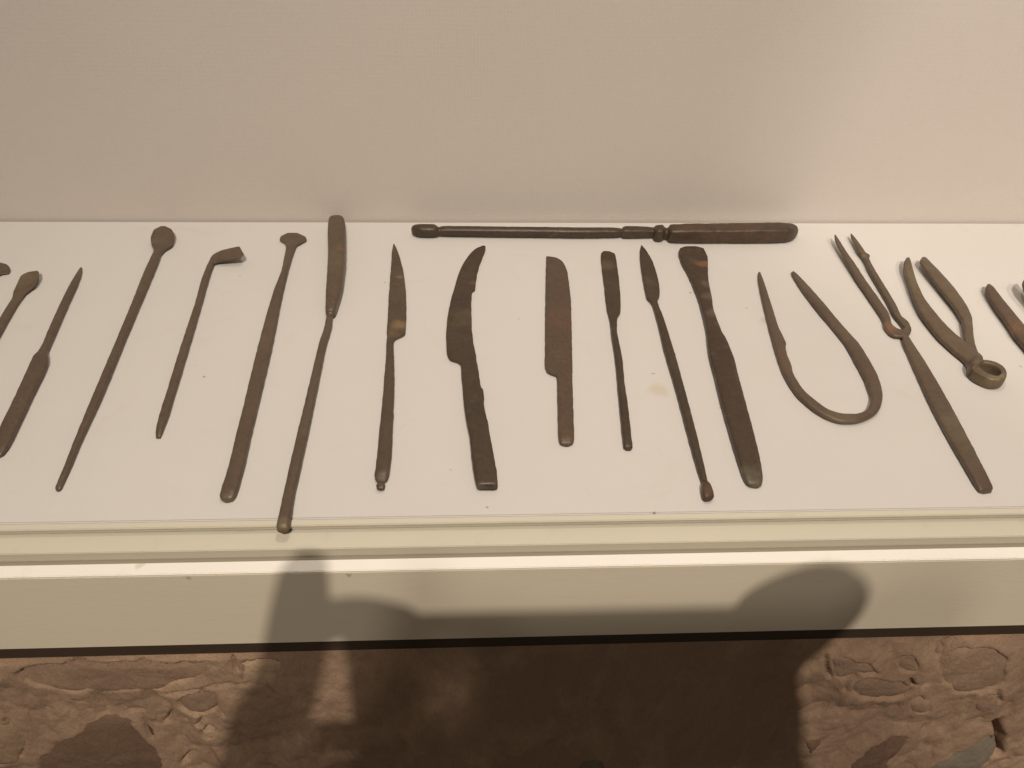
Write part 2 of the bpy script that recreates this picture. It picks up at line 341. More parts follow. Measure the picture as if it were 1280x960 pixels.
# ---------------------------------------------------------------- instruments on the shelf
# station: left x, left y, right x, right y, thickness, height above shelf, section exponent, hollow  (all mm)
TOOLS=[
 ('cautery_tool','flat flared head of a bronze tool cut off by the left picture edge','instrument','mid','bronze instruments laid out on the shelf',[
  ('head',[(-303.3,-49.7,-296.2,-49.7,1.2,0,2,0),(-304.2,-54.2,-291.7,-52.5,2,0,2,0),(-302.8,-58.5,-287.2,-59.4,2,0,2,0),(-300.7,-61,-287,-61.5,2,0,2,0),(-298.3,-63,-290.4,-63,2.4,0,2,0),(-296.3,-66.7,-291.4,-66.7,2.8,0,2,0)]),
  ('shaft',[(-296.7,-65.9,-291.4,-65.9,2.8,0,2,0),(-294.2,-74.5,-290,-74.5,3.4,0,2,0),(-290.3,-89.6,-286.4,-89.6,3.6,0,2,0),(-280.4,-138.8,-275.7,-138.8,4,0,2,0),(-270.4,-188.1,-264.3,-188.2,4.4,0,2,0),(-267.8,-201.8,-262,-201.9,3.4,0,2,0),(-266.4,-203.1,-263.7,-203.2,1.2,0,2,0)]),
 ]),
 ('leaf_probe','bronze probe with a leaf shaped bent head beside the left picture edge','instrument','olive','bronze instruments laid out on the shelf',[
  ('head',[(-270,-63.1,-268.3,-64.6,1,3,2,0),(-274.2,-64.5,-266.1,-70.4,1.8,2.6,2.4,0.4),(-277.2,-68.4,-265.8,-76.4,2.4,1.6,2.4,0.6),(-276.8,-74,-267.4,-80.5,2.8,0.6,2.2,0.3),(-275.9,-80.7,-268.6,-85.1,3,0.2,2,0),(-273.9,-87.7,-268.6,-91.4,3.2,0,2,0)]),
  ('shaft',[(-273.9,-87.1,-268.7,-90.8,3.2,0,2,0),(-272.9,-96.6,-267.7,-101.5,3.6,0,2,0),(-271.9,-106.1,-266.5,-112.9,3.8,0,2,0),(-268.3,-137.2,-263.1,-141.2,4,0,2,0),(-264.5,-166.3,-259.6,-169.9,4,0,2,0),(-262.4,-184.5,-258.5,-186.8,3,0,2,0),(-262.4,-187,-260.4,-187.9,1,0,2,0)]),
 ]),
 ('spike_handle_probe','slim pointed bronze probe with a wide handle running off the left edge','instrument','mid','bronze instruments laid out on the shelf',[
  ('spike',[(-250.3,-54.6,-249.3,-54.8,0.8,0,2,0),(-249.7,-59.9,-247.1,-60.3,2,0,2,0),(-248.7,-72.4,-244.5,-73.1,3,0,2,0),(-246.4,-92.7,-242.1,-92.7,3.6,0,2,0),(-243,-117.5,-238.8,-117.5,4,0,2,0),(-241.1,-131,-237,-131.1,4,0,2,0),(-240.9,-135.2,-236.3,-135.9,4,0,2,0)]),
  ('handle',[(-240.9,-134.9,-236.4,-135.6,4,0,2,0),(-241.6,-139.8,-233.8,-141.4,4.4,0,2,0),(-241,-144,-232.4,-145.6,4.6,0,2,0),(-237.1,-172.7,-229.5,-172.8,5,0,2,0),(-235.2,-189.6,-227.7,-189.7,5,0,2,0),(-233.8,-202.7,-226.6,-202.8,4.6,0,2,0),(-233.6,-206.8,-227.1,-207.1,3.4,0,2,0),(-233.1,-208.5,-228.9,-208.6,1.5,0,2,0)]),
 ]),
 ('ear_spoon_probe','long thin bronze probe with a small round spoon head at the back','instrument','mid','bronze instruments laid out on the shelf',[
  ('spoon_head',[(-216.1,-14.1,-212.5,-14.1,1,4,2,0),(-219,-18.3,-208.1,-17.5,3,2.6,2.3,0.8),(-218.6,-25.1,-204.7,-25.3,4.4,1.2,2.3,1.7),(-216.6,-31.9,-204.2,-32.4,4.6,0.4,2.2,1),(-213.8,-37.4,-207.3,-38.2,4.2,0,2,0.1),(-213,-41,-208,-43,4,0,2,0)]),
  ('shaft',[(-213.1,-40.3,-208.1,-42.3,4,0,2,0),(-212.7,-49.4,-207.3,-49.4,4,0,2,0),(-208.4,-98,-203.7,-98,4.2,0,2,0),(-205.2,-136.4,-200.9,-136.5,4.2,0,2,0),(-202.3,-172.7,-198.1,-172.8,4.2,0,2,0),(-199.9,-201,-196.9,-201.1,3.8,0,2,0),(-198.4,-218.1,-195.7,-218.2,3.2,0,2,0),(-198.1,-224.2,-195.5,-224.3,2.8,0,2,0),(-197.9,-227,-195.4,-227.2,2.2,0,2,0),(-197.2,-227.9,-196,-228,0.8,0,2,0)]),
 ]),
 ('bent_hook_probe','short bronze probe with its flat head bent sideways like a golf club','instrument','mid','bronze instruments laid out on the shelf',[
  ('bent_head',[(-161.9,-41.7,-157.7,-50.5,1.2,6,2,0),(-163.8,-41.4,-158.6,-52.6,2,5.2,2.6,0),(-172.3,-42.2,-167.5,-53,2.6,3,2.5,0),(-177,-43.4,-173.2,-52.4,3.2,1,2,0),(-178.4,-46.5,-174.9,-52.6,3.4,0.2,2,0)]),
  ('shaft',[(-178.3,-45.8,-174.8,-52.3,3.4,0.3,2,0),(-178.4,-54.9,-174.8,-56.5,3.6,0,2,0),(-175.1,-97.2,-171.4,-97.2,3.8,0,2,0),(-172.2,-136.6,-168,-136.7,4,0,2,0),(-169.6,-166,-165.6,-166.1,4.2,0,2,0),(-167.8,-188,-164.1,-187.4,3.8,0,2,0),(-166.9,-194.2,-163.9,-194.4,3,0,2,0),(-166.2,-197,-164.2,-197.2,1,0,2,0)]),
 ]),
 ('flared_spatula','bronze spatula with a mushroom shaped flared head and a wide shiny foot','instrument','mid','bronze instruments laid out on the shelf',[
  ('head',[(-139.7,-16.5,-132.8,-16.5,0.8,1,2,0),(-142.8,-21.6,-127.3,-21.6,2,0.4,2.6,0),(-142.7,-24.4,-126.4,-24.6,2.2,0.2,2.6,0),(-139,-28.7,-128.8,-28.4,2.6,0,2,0),(-137.2,-33.5,-131.2,-32.8,3,0,2,0)]),
  ('shaft',[(-137.4,-33,-131.1,-32.3,3,0,2,0),(-136.1,-47.4,-131.5,-46.7,3.4,0,2,0),(-134.8,-65,-131,-65.1,5,0,2,0),(-135.7,-79.6,-130.4,-79.6,3.8,0,2,0),(-133.9,-137.2,-126.8,-137.3,4.4,0,2.4,0),(-131.9,-173.9,-125.2,-174,4.6,0,2.4,0),(-130.6,-200.8,-124.1,-200.9,4.8,0,2.4,0),(-129.7,-219,-123.2,-218.6,4.8,0,2.4,0),(-129.8,-229.8,-123,-229.9,4.8,0,2.2,0),(-129.7,-233.2,-123.3,-233.3,4.2,0,2.2,0),(-128.7,-234.9,-124.2,-235,2.8,0,2,0),(-127.3,-235.5,-125.8,-235.5,0.8,0,2,0)]),
 ]),
 ('thick_handled_scalpel','long bronze scalpel with a thick rounded handle overlapping the back wall','scalpel','mid','bronze instruments laid out on the shelf',[
  ('handle',[(-113.5,-2.2,-108.8,-1.9,5.13,2.2,2,0),(-114.5,-8.5,-105.1,-7.9,10.26,0.8,2.8,0),(-113.5,-20.8,-102.9,-20.8,12.18,0,2.8,0),(-109.9,-46.8,-100.3,-42.3,12.18,0,2.8,0),(-107.4,-70.3,-98.1,-66.2,11.54,0,2.7,0),(-105.8,-87.6,-97.5,-83.8,10.26,0,2.6,0),(-104.5,-99.9,-98.1,-97.3,8.72,0,2.4,0),(-103.8,-105.1,-98.7,-104.9,7.69,0,2,0),(-103.5,-105.8,-99.1,-105.9,6.67,0,2,0)]),
  ('shaft',[(-103.4,-103.5,-99.9,-103.9,4.4,0.4,2,0),(-103.4,-105.8,-99.9,-106.2,4.2,0.3,2,0),(-103.3,-116.1,-99.4,-117,4.2,0,2,0),(-104,-132.6,-100,-132.6,4.4,0,2,0),(-104.1,-174.3,-99.5,-174.4,4.6,0,2,0),(-104.2,-205,-99.3,-205.1,4.8,0,2,0),(-104,-233.1,-99.3,-232.7,5,0,2,0)]),
  ('knob',[(-104,-232.7,-99.3,-232.2,5,0,2,0),(-103.7,-244.7,-98.7,-244.8,5.4,0.2,2,0),(-103.7,-250.1,-98.6,-250,5.2,0.2,2,0),(-103.2,-251.8,-99.1,-251.9,3,0.4,2,0),(-102,-252.4,-100.6,-252.4,1,0.8,2,0)]),
 ]),
 ('small_pointed_knife','small bronze knife with a pointed leaf blade and a tiny button end','knife','rust','bronze instruments laid out on the shelf',[
  ('blade',[(-73.7,-28.2,-73,-28.2,0.5,0.3,2,0),(-73.8,-35.7,-70.8,-35.7,1.2,0.3,2.4,0),(-73.2,-52.2,-67.1,-52.2,2,0.2,2.4,0),(-72.7,-67.7,-64.5,-67.7,2.4,0.2,2.4,0),(-71.8,-92.2,-62,-92.2,2.6,0.2,2.4,0),(-71,-109.1,-61.1,-109.2,2.8,0.1,2.4,0),(-70.6,-119.6,-60.8,-119.6,2.8,0.1,2.4,0),(-70.4,-121.7,-60.9,-121.6,2.8,0.1,2.4,0),(-70.1,-125.8,-65.5,-126.2,3,0.1,2,0),(-70.1,-128.4,-66.3,-128.1,3.2,0,2,0)]),
  ('handle',[(-70.2,-127.7,-66.2,-127.4,3.2,0,2,0),(-69.6,-137.2,-65.6,-137.3,3.4,0,2,0),(-68.6,-165.7,-63.4,-165.8,4,0,2,0),(-68,-195.3,-62,-195.4,4.6,0,2,0),(-67.7,-217.8,-61.4,-214.9,4.8,0,2,0),(-67.8,-222.6,-61.5,-222.3,4.6,0,2,0),(-67.4,-224.7,-62.1,-225.2,3.6,0,2,0),(-66.6,-226.1,-63.1,-226.4,2.6,0,2,0)]),
  ('button_end',[(-66.1,-226.1,-63.5,-226.4,2.4,0.4,2,0),(-66.1,-227,-63.3,-227.2,2.6,0.4,2,0),(-66.7,-228.6,-62.8,-228.6,3.2,0.2,2,0),(-66,-230.3,-63.1,-230.3,2.6,0.4,2,0),(-64.9,-230.8,-64,-230.8,0.8,1,2,0)]),
 ]),
 ('curved_blade_knife','dark bronze knife with a curved blade sweeping right and a square handle end','knife','dark','bronze instruments laid out on the shelf',[
  ('blade',[(-19.6,-30.3,-17.5,-30.5,0.5,0.4,2,0),(-24.3,-35.4,-17.6,-34.9,1.4,0.3,2.4,0),(-28.8,-45.5,-19.4,-44.3,2,0.2,2.4,0),(-32.3,-57,-21.8,-55.9,2.4,0.2,2.4,0),(-35,-71.6,-23.6,-71.2,2.6,0.1,2.4,0),(-36.2,-79.8,-24.2,-79.9,2.6,0.1,2.4,0),(-36.8,-83.5,-25.9,-82.3,2.6,0.1,2.4,0),(-39,-103.8,-26.4,-101.1,2.8,0.1,2.4,0),(-39.7,-121.9,-26,-121.2,3,0,2.4,0),(-39.3,-132.3,-25.2,-131.5,3,0,2.4,0),(-38.5,-140.6,-24.2,-140.4,3,0,2.4,0),(-37.2,-143.4,-24,-143.5,3,0,2.4,0),(-33.6,-145.5,-23.8,-145.7,3.2,0,2.4,0),(-31.9,-148.3,-23.4,-149.2,3.6,0,2.6,0)]),
  ('handle',[(-31.9,-147.8,-23.3,-148.7,3.6,0,2.6,0),(-31.4,-158.8,-22.6,-158.9,4.2,0,3.2,0),(-30.9,-166.4,-22,-166.3,4.4,0,3.2,0),(-30.8,-168.2,-21,-168,4.4,0,3,0),(-30.6,-172.3,-20.6,-173.2,4.4,0,3,0),(-30.2,-177.9,-20.8,-178.3,4.6,0,3.2,0),(-29.2,-189.4,-19.3,-190.9,5,0,5,0),(-27.6,-201.4,-18.3,-201.6,5.2,0,5,0),(-26.8,-214,-16.9,-214.2,5.4,0,3.8,0),(-25.6,-225.3,-15.9,-225.5,5.4,0,3.8,0),(-24.9,-229.4,-15.8,-229.8,5.2,0,3.8,0),(-24.5,-230.6,-15.9,-230.7,4.2,0,3.4,0),(-23.8,-230.7,-16.6,-230.8,2,0,3,0)]),
 ]),
 ('straight_blade_knife','reddish brown bronze knife with a broad straight blade and round handle end','knife','redbrown','bronze instruments laid out on the shelf',[
  ('blade',[(18.8,-42.8,21,-42.8,0.5,0.3,2,0),(18.6,-44.8,25.1,-45.2,1.4,0.2,2.6,0),(18,-51,28.4,-51.2,2,0.1,2.6,0),(17.1,-61.3,29.7,-61.3,2.4,0.1,2.6,0),(15.1,-84.4,29.2,-84.4,2.6,0,2.6,0),(13,-109.6,27.3,-109.7,2.8,0,2.6,0),(10.9,-137.6,24.8,-137.8,2.8,0,2.6,0),(10,-149,23.8,-149.2,2.8,0,2.6,0),(10.5,-153.2,23.4,-153.3,2.8,0,2.6,0),(12.7,-155.5,23.1,-155.6,2.8,0,2.6,0),(14.9,-156.8,23,-156.9,3,0,2.6,0),(15.1,-159,22.8,-159.1,3.2,0,2.8,0)]),
  ('handle',[(15.1,-158.4,22.9,-158.5,3.2,0,2.8,0),(14.4,-169.5,21.9,-169.6,3.6,0,2.8,0),(13.1,-188,20.4,-188.2,3.8,0,2.8,0),(12.2,-201.3,19.2,-201.4,3.8,0,2.8,0),(12.7,-204.4,18.3,-204.5,2.8,0,2.6,0),(14.3,-205.3,16.6,-205.3,1,0,2.4,0)]),
 ]),
 ('long_handled_scalpel','very long bronze instrument lying crosswise along the foot of the wall','scalpel','dark','bronze instruments laid out on the shelf',[
  ('probe_tip',[(-63.4,-14.6,-63.3,-15.6,2.56,2,2,0),(-62.5,-14,-62.3,-18.3,6.41,0.8,2,0),(-60.4,-13.6,-60.1,-20.3,8.97,0,2,0),(-56.7,-13.9,-56.3,-21.4,9.74,0,2,0),(-52.3,-13.9,-52.1,-21.6,9.74,0,2,0),(-48.5,-14,-48.3,-21.3,9.23,0,2,0),(-47.3,-14.6,-47.1,-20.6,7.69,0.3,2,0),(-46,-14.9,-45.9,-19.9,6.41,0.7,2,0)]),
  ('shaft',[(-46.8,-15,-46.6,-20.1,6.41,0.7,2,0),(-44.3,-14.4,-44.2,-20.1,7.18,0.5,2,0),(-39.3,-14.3,-39.2,-20.3,7.69,0.3,2,0),(-18.2,-14.8,-18.3,-20.8,7.95,0.2,2,0),(19.2,-15.5,18.8,-21.6,7.95,0.2,2,0),(44.3,-15.9,43.6,-22.1,7.95,0.2,2,0),(60.8,-15.6,59.9,-21.6,7.69,0.2,2,0),(66.1,-15.9,65.3,-21.2,6.92,0.4,2,0),(68.1,-16,67.4,-20.6,6.15,0.6,2,0),(68.9,-15.5,67.9,-21.7,7.69,0.3,2.4,0),(70.9,-15,69.9,-22,8.72,0,2.6,0),(79.8,-15.1,78.7,-21.8,8.46,0,2.6,0),(88.1,-15.5,87,-21.1,7.69,0,2.4,0)]),
  ('collar',[(87.8,-15.2,86.7,-21.4,7.69,0,2,0),(88.8,-16.6,87.4,-24.5,10.26,0,2.4,0),(90.9,-17.2,89.2,-26.1,11.54,0,2.6,0),(93.2,-17,91.5,-26,11.54,0,2.6,0),(94.6,-17.3,93.3,-24.5,9.49,0.3,2.2,0),(95.8,-17.6,94.5,-24,8.46,0.6,2,0),(96.9,-17.2,95.5,-24.1,8.97,0.4,2.2,0)]),
  ('handle',[(96.6,-17,95.2,-24.2,8.97,0.4,2.2,0),(97.7,-17.1,95.9,-26.4,11.54,0,3,0),(99.6,-17.5,97.6,-27.8,12.56,0,3.4,0),(114.6,-17.4,112.2,-28,12.82,0,5,0),(129.9,-17.1,127.2,-27.9,12.82,0,5,0),(146.5,-16.9,143.5,-28,13.08,0,5,0),(165.8,-16.4,162.4,-27.8,13.33,0,5,0),(172.4,-16.2,168.8,-27.5,13.08,0,3.4,0),(176.8,-15.8,173.7,-25.7,11.54,0,3,0),(179.5,-15.5,177.1,-22.9,8.46,0.5,2.4,0),(181.2,-15.1,180.1,-18.7,3.08,2,2,0)]),
 ]),
 ('narrow_blade_spatula','short dark bronze spatula with a narrow rectangular blade and plain thin shaft','instrument','dark','bronze instruments laid out on the shelf',[
  ('blade',[(54.3,-36.6,58.2,-37,0.6,0.3,2,0),(52.4,-39.8,60.7,-40.8,1.6,0.2,2.8,0),(50.7,-54.6,60,-54.6,2.2,0.1,2.8,0),(49.3,-76.3,58.3,-76.3,2.6,0,2.6,0),(48,-94.6,56.3,-93.7,2.8,0,2.5,0),(47.7,-102.5,54.7,-102.9,3,0,2.4,0),(47.8,-109,52.2,-108.6,3.4,0,2,0),(47.5,-114.8,51.3,-114,3.4,0,2,0)]),
  ('shaft',[(47.6,-113.9,51.4,-113.2,3.4,0,2,0),(46.6,-127.5,49.8,-127.5,5,0,2,0),(46.2,-138.6,49.8,-138.7,3.8,0,2,0),(44.2,-164,47.8,-164.1,3.8,0,2,0),(42.7,-181.7,46.8,-181.7,4,0,2,0),(41,-203.2,45.1,-203.3,4,0,2,0),(40.7,-207.5,44.8,-207.5,3.4,0,2,0),(41.6,-208.3,44,-208.3,1,0,2,0)]),
 ]),
 ('lancet_probe','slender dark probe with a lance point at the back and a ball end in front','instrument','dark','bronze instruments laid out on the shelf',[
  ('lance_head',[(78.6,-29.7,79.1,-29.7,0.5,0.4,2,0),(76.2,-38.4,80.7,-37.9,1.8,0.2,2.2,0),(74.2,-52.7,82.1,-52.3,2.6,0.1,2.2,0),(72.9,-67.2,81.9,-66.1,3,0,2.2,0),(71.9,-82,80.6,-80,3.2,0,2.2,0),(71.6,-89.2,78.8,-88.5,3.4,0,2,0),(72.9,-93.1,77.1,-92.4,3.6,0,2,0),(73.6,-96.4,76.9,-95.6,3.6,0,2,0)]),
  ('shaft',[(73.5,-95.9,76.9,-95,3.6,0,2,0),(73.4,-110.7,77.4,-110.7,3.8,0,2,0),(72.2,-139,77.2,-139.1,4,0,2,0),(71.9,-169.7,76.3,-169.8,4,0,2,0),(71.1,-199.2,75.2,-199.3,4.2,0,2,0),(70.7,-222.9,73.9,-222.9,4,0,2,0),(70.9,-229.3,73.5,-229,3.6,0,2,0)]),
  ('ball_end',[(70.8,-229.3,73.5,-228.8,3.6,0.2,2,0),(69.9,-232.1,74.1,-230.9,4.6,0,2,0),(69.3,-236.1,74.3,-235.4,5.2,0,2,0),(69.2,-238.6,74.1,-237.8,4.8,0,2,0),(70,-239.5,72.7,-239.3,2,0.8,2,0)]),
 ]),
 ('broad_ended_scalpel','large dark bronze scalpel with a rust spotted broad head and wide tapering handle','scalpel','rustdark','bronze instruments laid out on the shelf',[
  ('blade_head',[(104,-34.5,112.2,-34.3,1,2,2,0),(100.7,-37.3,115.8,-37.3,2.4,1.4,2.6,0),(99.1,-44.2,115.9,-45.4,3,1,2.6,0.5),(98.9,-53.2,114,-55.5,3.6,0.6,2.5,0.5),(99.9,-63.7,111.8,-65.4,4.2,0.3,2.4,0.2),(100.3,-76.1,109.8,-76.1,4.6,0.1,2.4,0),(100.3,-88.4,108.4,-88.5,4.8,0,2.4,0),(99.3,-105.2,106,-105.2,5,0,2.4,0),(97.8,-120.9,105.7,-121.3,5,0,2.4,0),(95.8,-133.1,106.6,-133.2,5,0,2.4,0)]),
  ('handle',[(95.9,-132.4,106.6,-132.5,5,0,2.4,0),(94.3,-143.3,106.4,-143.8,5.2,0,2.5,0),(93.1,-159.5,104.9,-159.6,5.4,0,2.5,0),(91.5,-179,103.1,-179.1,5.6,0,2.5,0),(90.5,-195.6,101.6,-195.8,5.6,0,2.5,0),(89.7,-213.6,99.8,-213.8,5.4,0,2.5,0),(89.4,-224.9,98.1,-225.1,5,0,2.4,0),(89.9,-229.8,97.2,-229.1,4.2,0,2.3,0),(91.2,-231.5,96.2,-231.2,2.6,0,2.2,0),(92.8,-231.8,94.8,-231.9,0.8,0,2,0)]),
 ]),
 ('curved_bronze_rod','bronze rod bent into a wide U with both pointed ends towards the wall','rod','mid','bronze instruments laid out on the shelf',[
  ('rod',[(143,-61.6,144.3,-61.1,0.6,0.6,2,0),(141.1,-66.9,143.8,-66.9,2,0.2,2,0),(137.9,-83.1,142,-82.8,3,0,2,0),(134.6,-104.2,139.7,-103.3,3.4,0,2,0),(131.8,-123.8,137.8,-121.8,3.8,0,2,0),(131.5,-126.5,137.9,-125.4,3.8,0,2,0),(130.6,-132.8,137.6,-131.8,4,0,2,0),(130.1,-137,136.3,-135.6,4,0,2,0),(129.6,-141.4,135.1,-141.1,4.2,0,2,0),(128.7,-151.2,134.4,-151.3,4.2,0,2,0),(128.4,-159.1,133.2,-158.5,4.2,0,2,0),(129.5,-171.2,134,-168.6,4.2,0,2,0),(133,-181.4,137.6,-177.9,4.2,0,2,0),(138.7,-189.8,142.8,-185.5,4.2,0,2,0),(145,-193.3,148.8,-187.6,4.2,0,2,0),(150.1,-193.6,152.7,-187.7,4.2,0,2,0),(155.7,-192.1,156.2,-187,4.2,0,2,0),(161.9,-188.7,160,-184.7,4.2,0,2,0),(166.9,-183.6,163,-180.7,4.4,0,2,0),(170.7,-177.2,165.5,-175.7,4.4,0,2,0),(174.1,-166.9,166.7,-169.6,4.4,0,2,0),(175.6,-157.6,167.9,-160.4,4.4,0,2,0),(176,-147.9,168.2,-150.4,4.4,0,2,0),(176.2,-135.9,168.7,-135.8,4.2,0,2,0),(174,-121.7,167.3,-121.6,4,0,2,0),(170.4,-100.8,164.2,-100.8,5,0,2,0),(167.7,-76,162.2,-76.6,3,0,2,0),(165.5,-63.9,162.1,-65.3,2,0.3,2,0),(164.6,-60.7,162.7,-61.8,0.7,0.8,2,0)]),
 ]),
 ('two_tined_fork','bronze fork with two thin parallel tines and a broad flat tapering handle','fork','mid','bronze instruments laid out on the shelf',[
  ('tines',[(201.1,-24.4,202.1,-23.4,0.6,4.5,2,0),(199.5,-29.9,202.2,-29.5,1.8,3.8,2,0),(198.5,-40,202.1,-40,2.4,3,2,0),(197.9,-59.3,202.8,-58.7,3,1.8,2,0),(197.6,-73.2,202.8,-72.8,3.2,1.2,2,0),(197.8,-91.2,203.3,-90.2,3.6,0.6,2,0),(197.8,-107.5,203.3,-104.6,3.8,0.3,2,0),(197.2,-113.7,202.2,-110.6,4,0,2,0),(195.6,-118.9,201,-115.7,4,0,2,0),(196.1,-124.2,202,-119.5,4,0,2,0),(198.6,-127.3,204.1,-120.7,4,0,2,0),(202.6,-127.7,205.3,-120.4,4,0,2,0),(206.8,-125,206.2,-118.8,4,0,2,0),(210,-119.6,206,-117.5,4,0,2,0),(210.8,-114.4,205.8,-113.3,4,0,2,0),(209.4,-109,205.3,-108.9,4,0,2,0),(211.1,-97.1,206.9,-95.3,3.8,0,2,0),(212.1,-80.4,208.1,-77.3,3.6,0.3,2,0),(212.9,-63.6,209.1,-62.6,3.4,0.8,2,0),(214.4,-49.1,210.8,-48.7,3.2,1.2,2,0),(216,-45.8,210.8,-45.8,3.2,1.4,2,0),(214.6,-43.1,210.5,-43.1,3,1.6,2,0),(214.9,-32.8,211.3,-33.4,2.4,2,2,0),(214.5,-23.2,212.4,-23.2,1.6,2.6,2,0),(214.3,-19.7,213.4,-20.2,0.6,3,2,0)]),
  ('*handle',[(203.1,-125.5,205.6,-124.6,2.6,0.6,2,0),(200.6,-130,205.2,-128.8,3.4,0.2,2.4,0),(198.3,-143.5,204.8,-142.9,3.8,0,2.6,0),(196.1,-157.4,204,-157.5,4,0,2.6,0),(192,-186.8,201.3,-187,4.4,0,2.6,0),(190.1,-209.2,198.7,-209,4.6,0,2.6,0),(189.1,-226.5,196.5,-226.5,4.6,0,2.6,0),(188.8,-234.1,195.7,-233.6,4,0,2.5,0),(189.1,-236.3,195.6,-235.3,3,0,2.4,0),(190.7,-237,194.7,-236.4,1,0,2.2,0)]),
 ]),
 ('spring_tweezers','olive bronze tweezers with two bowed arms joined by a round spring loop','tweezers','olive','bronze instruments laid out on the shelf',[
  ('*arm',[(235.6,-51.7,237.5,-51.7,0.8,4.6,2,0),(231.6,-57.5,236.2,-57.5,2.6,3.6,2.6,0),(228.9,-64.7,234.2,-64.7,3.4,2.8,2.6,0),(225.6,-78.8,230.8,-78.8,3.8,2,2.6,0),(221.6,-96.6,228.2,-96.7,4.2,1.4,2.6,0),(219.7,-112,228.7,-110.9,4.4,1,2.6,0),(220.1,-125.8,230.1,-123,4.6,0.6,2.6,0),(222.1,-137.8,232.7,-133,5,0.3,2.6,0),(225,-150.1,234.8,-141.7,5.6,0.1,2.6,0),(223,-156.4,233,-149.6,9,0,2.6,0),(221.6,-160.3,231.2,-153.9,9.6,0,2.6,0)]),
  ('*arm',[(245.6,-51.2,247.9,-51.2,0.8,4.6,2,0),(241.7,-56.8,248.2,-55.9,2.6,3.6,2.6,0),(241.5,-67,249.5,-68.6,3.4,2.8,2.6,0),(241.5,-83.2,250.4,-84.7,3.8,2,2.6,0),(241.6,-100.6,249.6,-99.3,4.2,1.4,2.6,0),(240.8,-111.7,247.5,-110.1,4.4,1,2.6,0),(237.3,-122.4,243.2,-120.8,4.6,0.6,2.6,0),(233.5,-131.1,239.1,-130.3,4.8,0.3,2.6,0),(230.6,-138.9,235.8,-140,5,0.1,2.6,0),(229.5,-146.3,234.7,-145.6,5.2,0,2.6,0)]),
  ('*spring_loop',[(226.3,-152.9,228.4,-156.4,7.744,0,3.2,0),(224.4,-154.1,227.7,-157.4,7.98661,0,3.2,0),(222.9,-155.8,227.4,-158.5,8.18889,0,3.2,0),(222.1,-158,227.3,-159.4,8.3545,0,3.2,0),(222,-160.3,227.4,-160.3,8.48711,0,3.2,0),(222.5,-162.5,227.5,-161.1,8.59039,0,3.2,0),(223.5,-164.4,227.8,-162,8.668,0,3.2,0),(224.7,-166.2,228.2,-162.8,8.72361,0,3.2,0),(226.3,-167.8,228.8,-163.5,8.76089,0,3.2,0),(228.3,-168.9,229.6,-164.3,8.7835,0,3.2,0),(230.6,-169.3,230.6,-164.9,8.79511,0,3.2,0),(232.9,-168.9,231.9,-165.1,8.79939,0,3.2,0),(234.9,-167.8,233.1,-164.6,8.8,0,3.2,0),(236.5,-166.2,234.2,-163.9,8.79939,0,3.2,0),(237.8,-164.4,235,-162.8,8.79511,0,3.2,0),(238.7,-162.5,235.4,-161.6,8.7835,0,3.2,0),(239.2,-160.3,235.6,-160.3,8.76089,0,3.2,0),(239.2,-158,235.4,-159,8.72361,0,3.2,0),(238.4,-155.8,235,-157.8,8.668,0,3.2,0),(236.9,-154.1,234.2,-156.8,8.59039,0,3.2,0),(234.9,-152.9,233.1,-156,8.48711,0,3.2,0),(232.8,-152.2,231.9,-155.5,8.3545,0,3.2,0),(230.6,-152.1,230.6,-155.3,8.18889,0,3.2,0),(228.5,-152.2,229.3,-155.5,7.98661,0,3.2,0),(226.3,-152.9,228.4,-156.4,7.744,0,3.2,0)]),
 ]),
 ('edge_tweezers','reddish bronze tweezers cut off by the right picture edge','tweezers','redbrown','bronze instruments laid out on the shelf',[
  ('*arm',[(272.6,-78.8,274.3,-78.8,1,3,2,0),(269.5,-82.5,274.6,-82,3,2,2.6,0),(268,-86.7,274.2,-86.4,3.8,1.6,2.6,0),(265.3,-101.7,273.3,-101.4,4.2,1.2,2.6,0),(263.7,-117.9,272.4,-117.8,4.6,1,2.6,0),(262.1,-131.3,271.5,-131.3,4.8,0.8,2.6,0),(262.1,-145.4,271.4,-143.7,5,0.5,2.6,0),(260.4,-166.2,270.1,-160.8,5.2,0.2,2.6,0)]),
  ('*arm',[(292.5,-79.5,294.7,-78.7,1,7,2,0),(288.2,-85.2,294.5,-83.7,3,6.4,2.6,0),(285.7,-93.4,294.5,-90.5,3.6,5.6,2.6,0),(284.8,-111.2,293.2,-107.8,4.2,4.6,2.6,0),(280.4,-132,287.6,-128.9,4.6,3.5,2.6,0),(273.8,-149.5,280.1,-147.8,5,1,2.6,0),(267.3,-161.4,273.2,-161.5,5.2,0,2.6,0)]),
